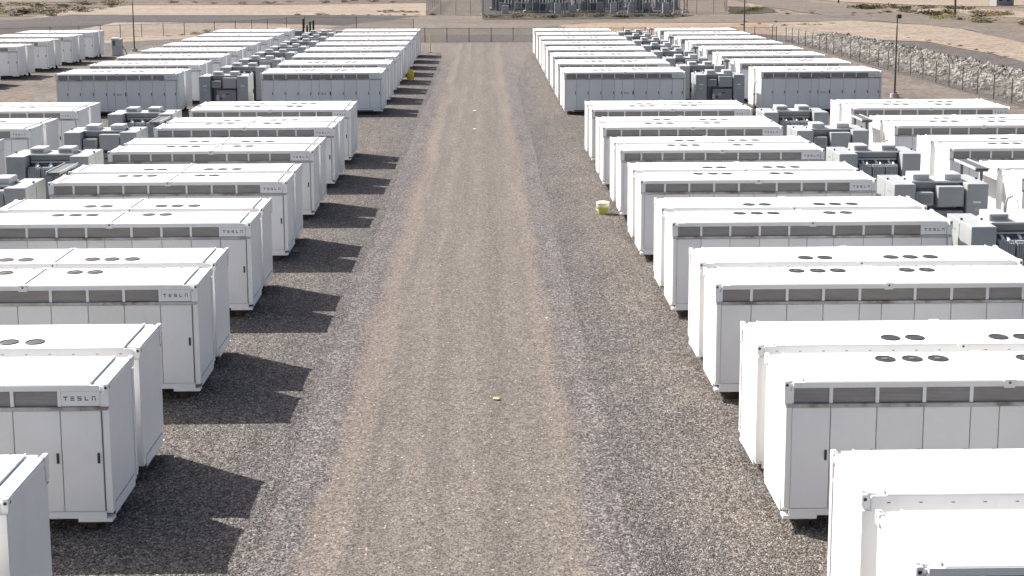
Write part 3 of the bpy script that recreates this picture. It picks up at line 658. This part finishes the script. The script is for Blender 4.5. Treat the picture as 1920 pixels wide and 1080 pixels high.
# ---------------------------------------------------------------- substation
def lattice(x, y, h, label, M=steel, wd=.5):
    t = empty('lattice_column', (x, y, 0))
    for a in (-1, 1):
        for b in (-1, 1): put('leg', MB().box(a * wd / 2 - .05, a * wd / 2 + .05, b * wd / 2 - .05, b * wd / 2 + .05, .1, h, M), t)
    br = MB(); n_ = int(h / wd)
    for k in range(n_):
        z0, z1 = .1 + k * wd, .1 + (k + 1) * wd; s1 = 1 if k % 2 else -1
        for b in (-1, 1): br.cyl((-s1 * wd / 2, b * wd / 2, z0), (s1 * wd / 2, b * wd / 2, z1), .03, .03, 4, M)
        for a in (-1, 1): br.cyl((a * wd / 2, -s1 * wd / 2, z0), (a * wd / 2, s1 * wd / 2, z1), .03, .03, 4, M)
    put('bracing', br, t); put('footing', MB().box(-wd, wd, -wd, wd, -.1, .12, concrete), t)
    return tag(t, label, 'steel column', 'lattice columns in the substation')
for i in range(11):
    lattice(5.2 + i * 2.9 + random.uniform(-.5, .5), 232.5 + (i % 3) * 5, 6.5, f"grey lattice steel column in the substation, {['first','second','third','fourth','fifth','sixth','seventh','eighth','ninth','tenth','eleventh'][i]} counted from the left", steel if i % 2 else mgrey, .55)
def insul_stand(x, y, label):
    t = empty('insulator_stand', (x, y, 0))
    put('frame', MB().box(-.06, .06, -.06, .06, 0, 1.7, steel).box(-1.14, -1.02, -.06, .06, 0, 1.7, steel).box(-1.2, .12, -.08, .08, 1.7, 1.82, steel), t)
    for q in (-1.05, -.53, 0):
        pr_ = []
        for k in range(7): pr_ += [(.05, 1.82 + k * .16), (.13, 1.86 + k * .16), (.05, 1.92 + k * .16)]
        put('insulator', MB().lathe(pr_, 10, cylm, (q, 0)), t)
    return tag(t, label, 'insulator stand', 'insulator stands in the substation')
ONES_ = 'first second third fourth fifth sixth seventh eighth ninth tenth eleventh'.split()
PL = ['leftmost', 'second', 'third', 'fourth', 'fifth', 'sixth', 'seventh', 'eighth', 'ninth', 'rightmost']
for i in range(10): insul_stand(4.6 + i * 2.85, 230.3 + (i % 2) * 2.2, f"steel stand with pale insulators in the substation, {PL[i]} along its front row")
def power_tx(x, y, w_, M, label):
    t = empty('large_transformer', (x, y, 0))
    put('tank', MB().bev(-w_ / 2, w_ / 2, -1, 1, .3, 2.6, .05, M), t); put('plinth', MB().box(-w_ / 2 - .3, w_ / 2 + .3, -1.3, 1.3, -.05, .3, concrete), t)
    for k in range(int(w_ / .55)): put('radiator', MB().box(-w_ / 2 + .1 + k * .55, -w_ / 2 + .45 + k * .55, -1.45, -1, .6, 2.3, M), t)
    put('conservator', MB().cyl((-w_ / 3, 0, 3.0), (w_ / 3, 0, 3.0), .35, .35, 12, M), t)
    return tag(t, label, 'transformer', 'large transformers in the substation')
power_tx(9, 240, 3.6, dgrey, 'large dark transformer in the left part of the substation')
power_tx(18.5, 241, 4.2, dgrey, 'large dark transformer in the middle of the substation')
power_tx(27, 240, 3.4, mgrey, 'large grey transformer in the right part of the substation')
for i in range(7): power_tx(3.5 + i * 4.9, 252 + (i % 2) * 2, 4.2, dgrey if i % 3 else mgrey, f"dark transformer in the substation's back row, {ONES_[i]} from the left")
def breaker(x, y, label):
    t = empty('circuit_breaker', (x, y, 0))
    put('cabinet', MB().bev(-.55, .55, -.45, .45, .55, 1.75, .03, mgrey if int(x) % 2 else dgrey), t)
    for a in (-.45, .45):
        for b in (-.35, .35): put('leg', MB().box(a - .05, a + .05, b - .05, b + .05, 0, .55, dgrey), t)
    for q in (-.38, 0, .38):
        pr_ = []
        for k in range(6): pr_ += [(.05, 1.75 + k * .15), (.11, 1.79 + k * .15), (.05, 1.85 + k * .15)]
        put('bushing', MB().lathe(pr_, 8, rust if int(x * 3) % 2 else cylm, (q, 0)), t)
    return tag(t, label, 'circuit breaker', 'circuit breakers in the substation')
for i in range(11): breaker(3.2 + i * 2.75, 236.5 + (i % 2) * 1.6, f"dark circuit breaker on legs in the substation, {ONES_[i]} from the left")
for i in range(6):
    t = empty('bus_gantry', (4 + i * 5.2, 245, 0))
    for q in (-1.6, 1.6): put('leg', MB().box(q - .12, q + .12, -.12, .12, 0, 7, dgrey), t)
    put('beam', MB().box(-1.9, 1.9, -.15, .15, 7, 7.3, dgrey), t); put('cross_brace', MB().box(-1.5, 1.5, -.06, .06, 1.9, 2.05, dgrey), t)
    tag(t, f"dark steel gantry in the substation, {ONES_[i]} from the left", 'gantry', 'gantries in the substation')
for i, (x, y, M) in enumerate(((3.6, 234, lgrey), (12.4, 233.5, lgrey), (15.2, 236, grey), (21.8, 234, lgrey), (25.0, 236, grey), (30.5, 233, lgrey))):
    cab(x, y, 1.1, .8, 1.7 if i % 2 else 1.3, M, f"{['leftmost','second','third','fourth','fifth','rightmost'][i]} grey control cabinet counted from the left inside the substation")
def pole_white(x, y, label):
    t = empty('marker_pole', (x, y, 0)); put('shaft', MB().cyl((0, 0, 0), (0, 0, 6), .13, .1, 10, cylm), t); put('footing', MB().cyl((0, 0, -.05), (0, 0, .15), .4, .35, 12, concrete), t)
    return tag(t, label, 'pole')
pole_white(31.3, 229.0, 'white pole at the front right corner of the substation fence')
pole_white(-.1, 229.4, 'pale pole at the front left corner of the substation fence')
# the far yard and the shed at its edge, upper right corner
sheet('pale_yard', [(70, 330), (76, 285), (84, 268), (97, 258), (125, 235), (190, 250), (190, 340), (110, 345)], Z(9), sand, 'bare pale yard in the upper right corner', .8)
b_ = empty('distant_shed', (97.9, 262, 0))
put('wall', MB().box(-.9, 2.4, 0, 3.5, -.1, 2.6, mgrey), b_); put('roof', MB().box(-1.1, 2.6, -.2, 3.7, 2.6, 2.75, lgrey), b_)
for x in (-.6, .9):
    wo = put('window', MB().box(0, .9, -.05, -.004, .7, 1.7, lgrey), b_, (x, 0, 0)); put('pane', MB().box(.07, .83, -.07, -.052, .77, 1.63, glass), wo)
tag(b_, 'small grey shed with dark windows on the pale yard, upper right corner', 'shed')

# ---------------------------------------------------------------- scrub
def bush_mesh(M, n_=150, seed=0, flat=.75):
    rnd = random.Random(seed); mb = MB(); cl = [(rnd.uniform(-.6, .6), rnd.uniform(-.6, .6), rnd.uniform(.2, .75)) for _ in range(6)]
    for i in range(n_):
        c = rnd.choice(cl); p = Vector(c) + Vector((rnd.gauss(0, .24), rnd.gauss(0, .24), rnd.gauss(0, .17))); p.z = max(.03, p.z) * flat
        s = rnd.uniform(.05, .12); d1 = Vector((rnd.gauss(0, 1), rnd.gauss(0, 1), rnd.gauss(0, 1))).normalized(); d2 = d1.orthogonal().normalized()
        mb.poly([p - d1 * s, p + d2 * s * .6, p + d1 * s, p - d2 * s * .6], [(0, 1, 2, 3)], M)
    for i in range(6):
        c = cl[i]; mb.cyl((c[0] * .1, c[1] * .1, 0), (c[0], c[1], c[2] * flat), .025, .01, 4, pole_m, False)
    return mb.data('scrub_bush')
BM = [bush_mesh(leafs[i % 4], 170, i) for i in range(8)]
def bush(x, y, s, k, label, group, hz=1.0):
    o = put('scrub_bush', BM[k % 8], None, (x, y, -.1 if not (-50 < x < 33 and y < 150) else 0), random.uniform(0, 6.28)); o.scale = (s, s * random.uniform(.8, 1.1), s * hz * random.uniform(.7, 1))
    return tag(o, label, 'bush', group)
BU = [
 # x, y, size, kind, label, group
 [(-38.5 + i * 1.15 + random.uniform(-.3, .3), 171.5 + random.uniform(-1.5, 8), random.uniform(.4, .95), random.choice((0, 1, 2))) for i in range(9)],
 [(-30 + i * 2.1 + random.uniform(-.7, .7), 232.6 - i * .22, random.uniform(.4, 1.0), random.choice((1, 3))) for i in range(11)],
 [(-18 + i * .9, 243 + random.uniform(-3, 4), random.uniform(.6, 1.2), random.choice((0, 2, 1))) for i in range(8)],
 [(-105 + random.uniform(0, 34), 232 + random.uniform(0, 68), random.uniform(1.3, 3.0), random.choice((0, 1, 2, 3))) for i in range(40)],
 [(-68 + i * 5.6 + random.uniform(-2, 2), 293 + random.uniform(-4, 10), random.uniform(.9, 2.0), random.choice((0, 1, 3))) for i in range(11)],
 [(42.5 + i * .85, 234 + i * 2.0 + random.uniform(-5, 5), random.uniform(.8, 1.5), random.choice((0, 2, 2))) for i in range(12)],
 [(36 + i * 1.5 + random.uniform(-.6, .6), 197 + random.uniform(-8, 5), random.uniform(.4, .8), random.choice((0, 1, 3))) for i in range(10)],
 [(68 + random.uniform(0, 18), 188 + random.uniform(0, 75), random.uniform(1.1, 2.6), random.choice((0, 1, 2, 3))) for i in range(48)],
 [(49.3 + random.uniform(-.5, .5), 112 + i * 5.2 + random.uniform(-2, 2), random.uniform(.25, .6), random.choice((1, 3))) for i in range(10)],
 [(0 + i * 1.5 + random.uniform(-.8, .8), 215 + random.uniform(0, 10), random.uniform(.9, 1.8), random.choice((0, 3, 1))) for i in range(22)],
 [(48 + i * 2.2, 222 + random.uniform(-10, 22), random.uniform(.5, 1.0), random.choice((0, 1, 3))) for i in range(9)],
]
BL = [('dry scrub bush by the wire fence behind the left containers', 'bushes by the left wire fence'),
      ('small dark bush where grey lane meets pale sand', 'bushes along the grey lane'),
      ('olive bush on pale sand left of the substation yard', 'bushes left of the substation'),
      ('scrub bush in the mottled scrubland of the top left corner', 'bushes in the top left scrubland'),
      ('scrub bush in the brown field along the top left edge', 'bushes in the brown field'),
      ('green bush right of the substation', 'bushes right of the substation'),
      ('low dry bush on orange dirt behind the back right containers', 'bushes on the orange dirt'),
      ('scrub bush between the side road and the pale building', 'bushes beyond the side road'),
      ('tiny dry bush where the grey apron meets the sandy field', 'bushes along the grey apron'),
      ('dark weedy bush on the verge before the substation fence', 'bushes on the substation verge'),
      ('scattered dark bush on dusty ground right of substation', 'bushes on the dusty ground')]
ONES = 'first second third fourth fifth sixth seventh eighth ninth tenth eleventh twelfth thirteenth fourteenth fifteenth sixteenth seventeenth eighteenth nineteenth'.split()
def nth(i):
    if i < 19: return ONES[i]
    q, r = divmod(i + 1, 10); t_ = {2: 'twent', 3: 'thirt', 4: 'fort'}[q]
    return t_ + ('ieth' if r == 0 else 'y-' + ONES[r - 1])
for lst, (lab, grp) in zip(BU, BL):
    for i, (x, y, s, k) in enumerate(sorted(lst, key=lambda b: b[0] / b[1])):
        bush(x, y, s, k + 4 * random.randint(0, 1), f"{lab}, {nth(i)} from left", grp, .55 if y > 185 else .75)
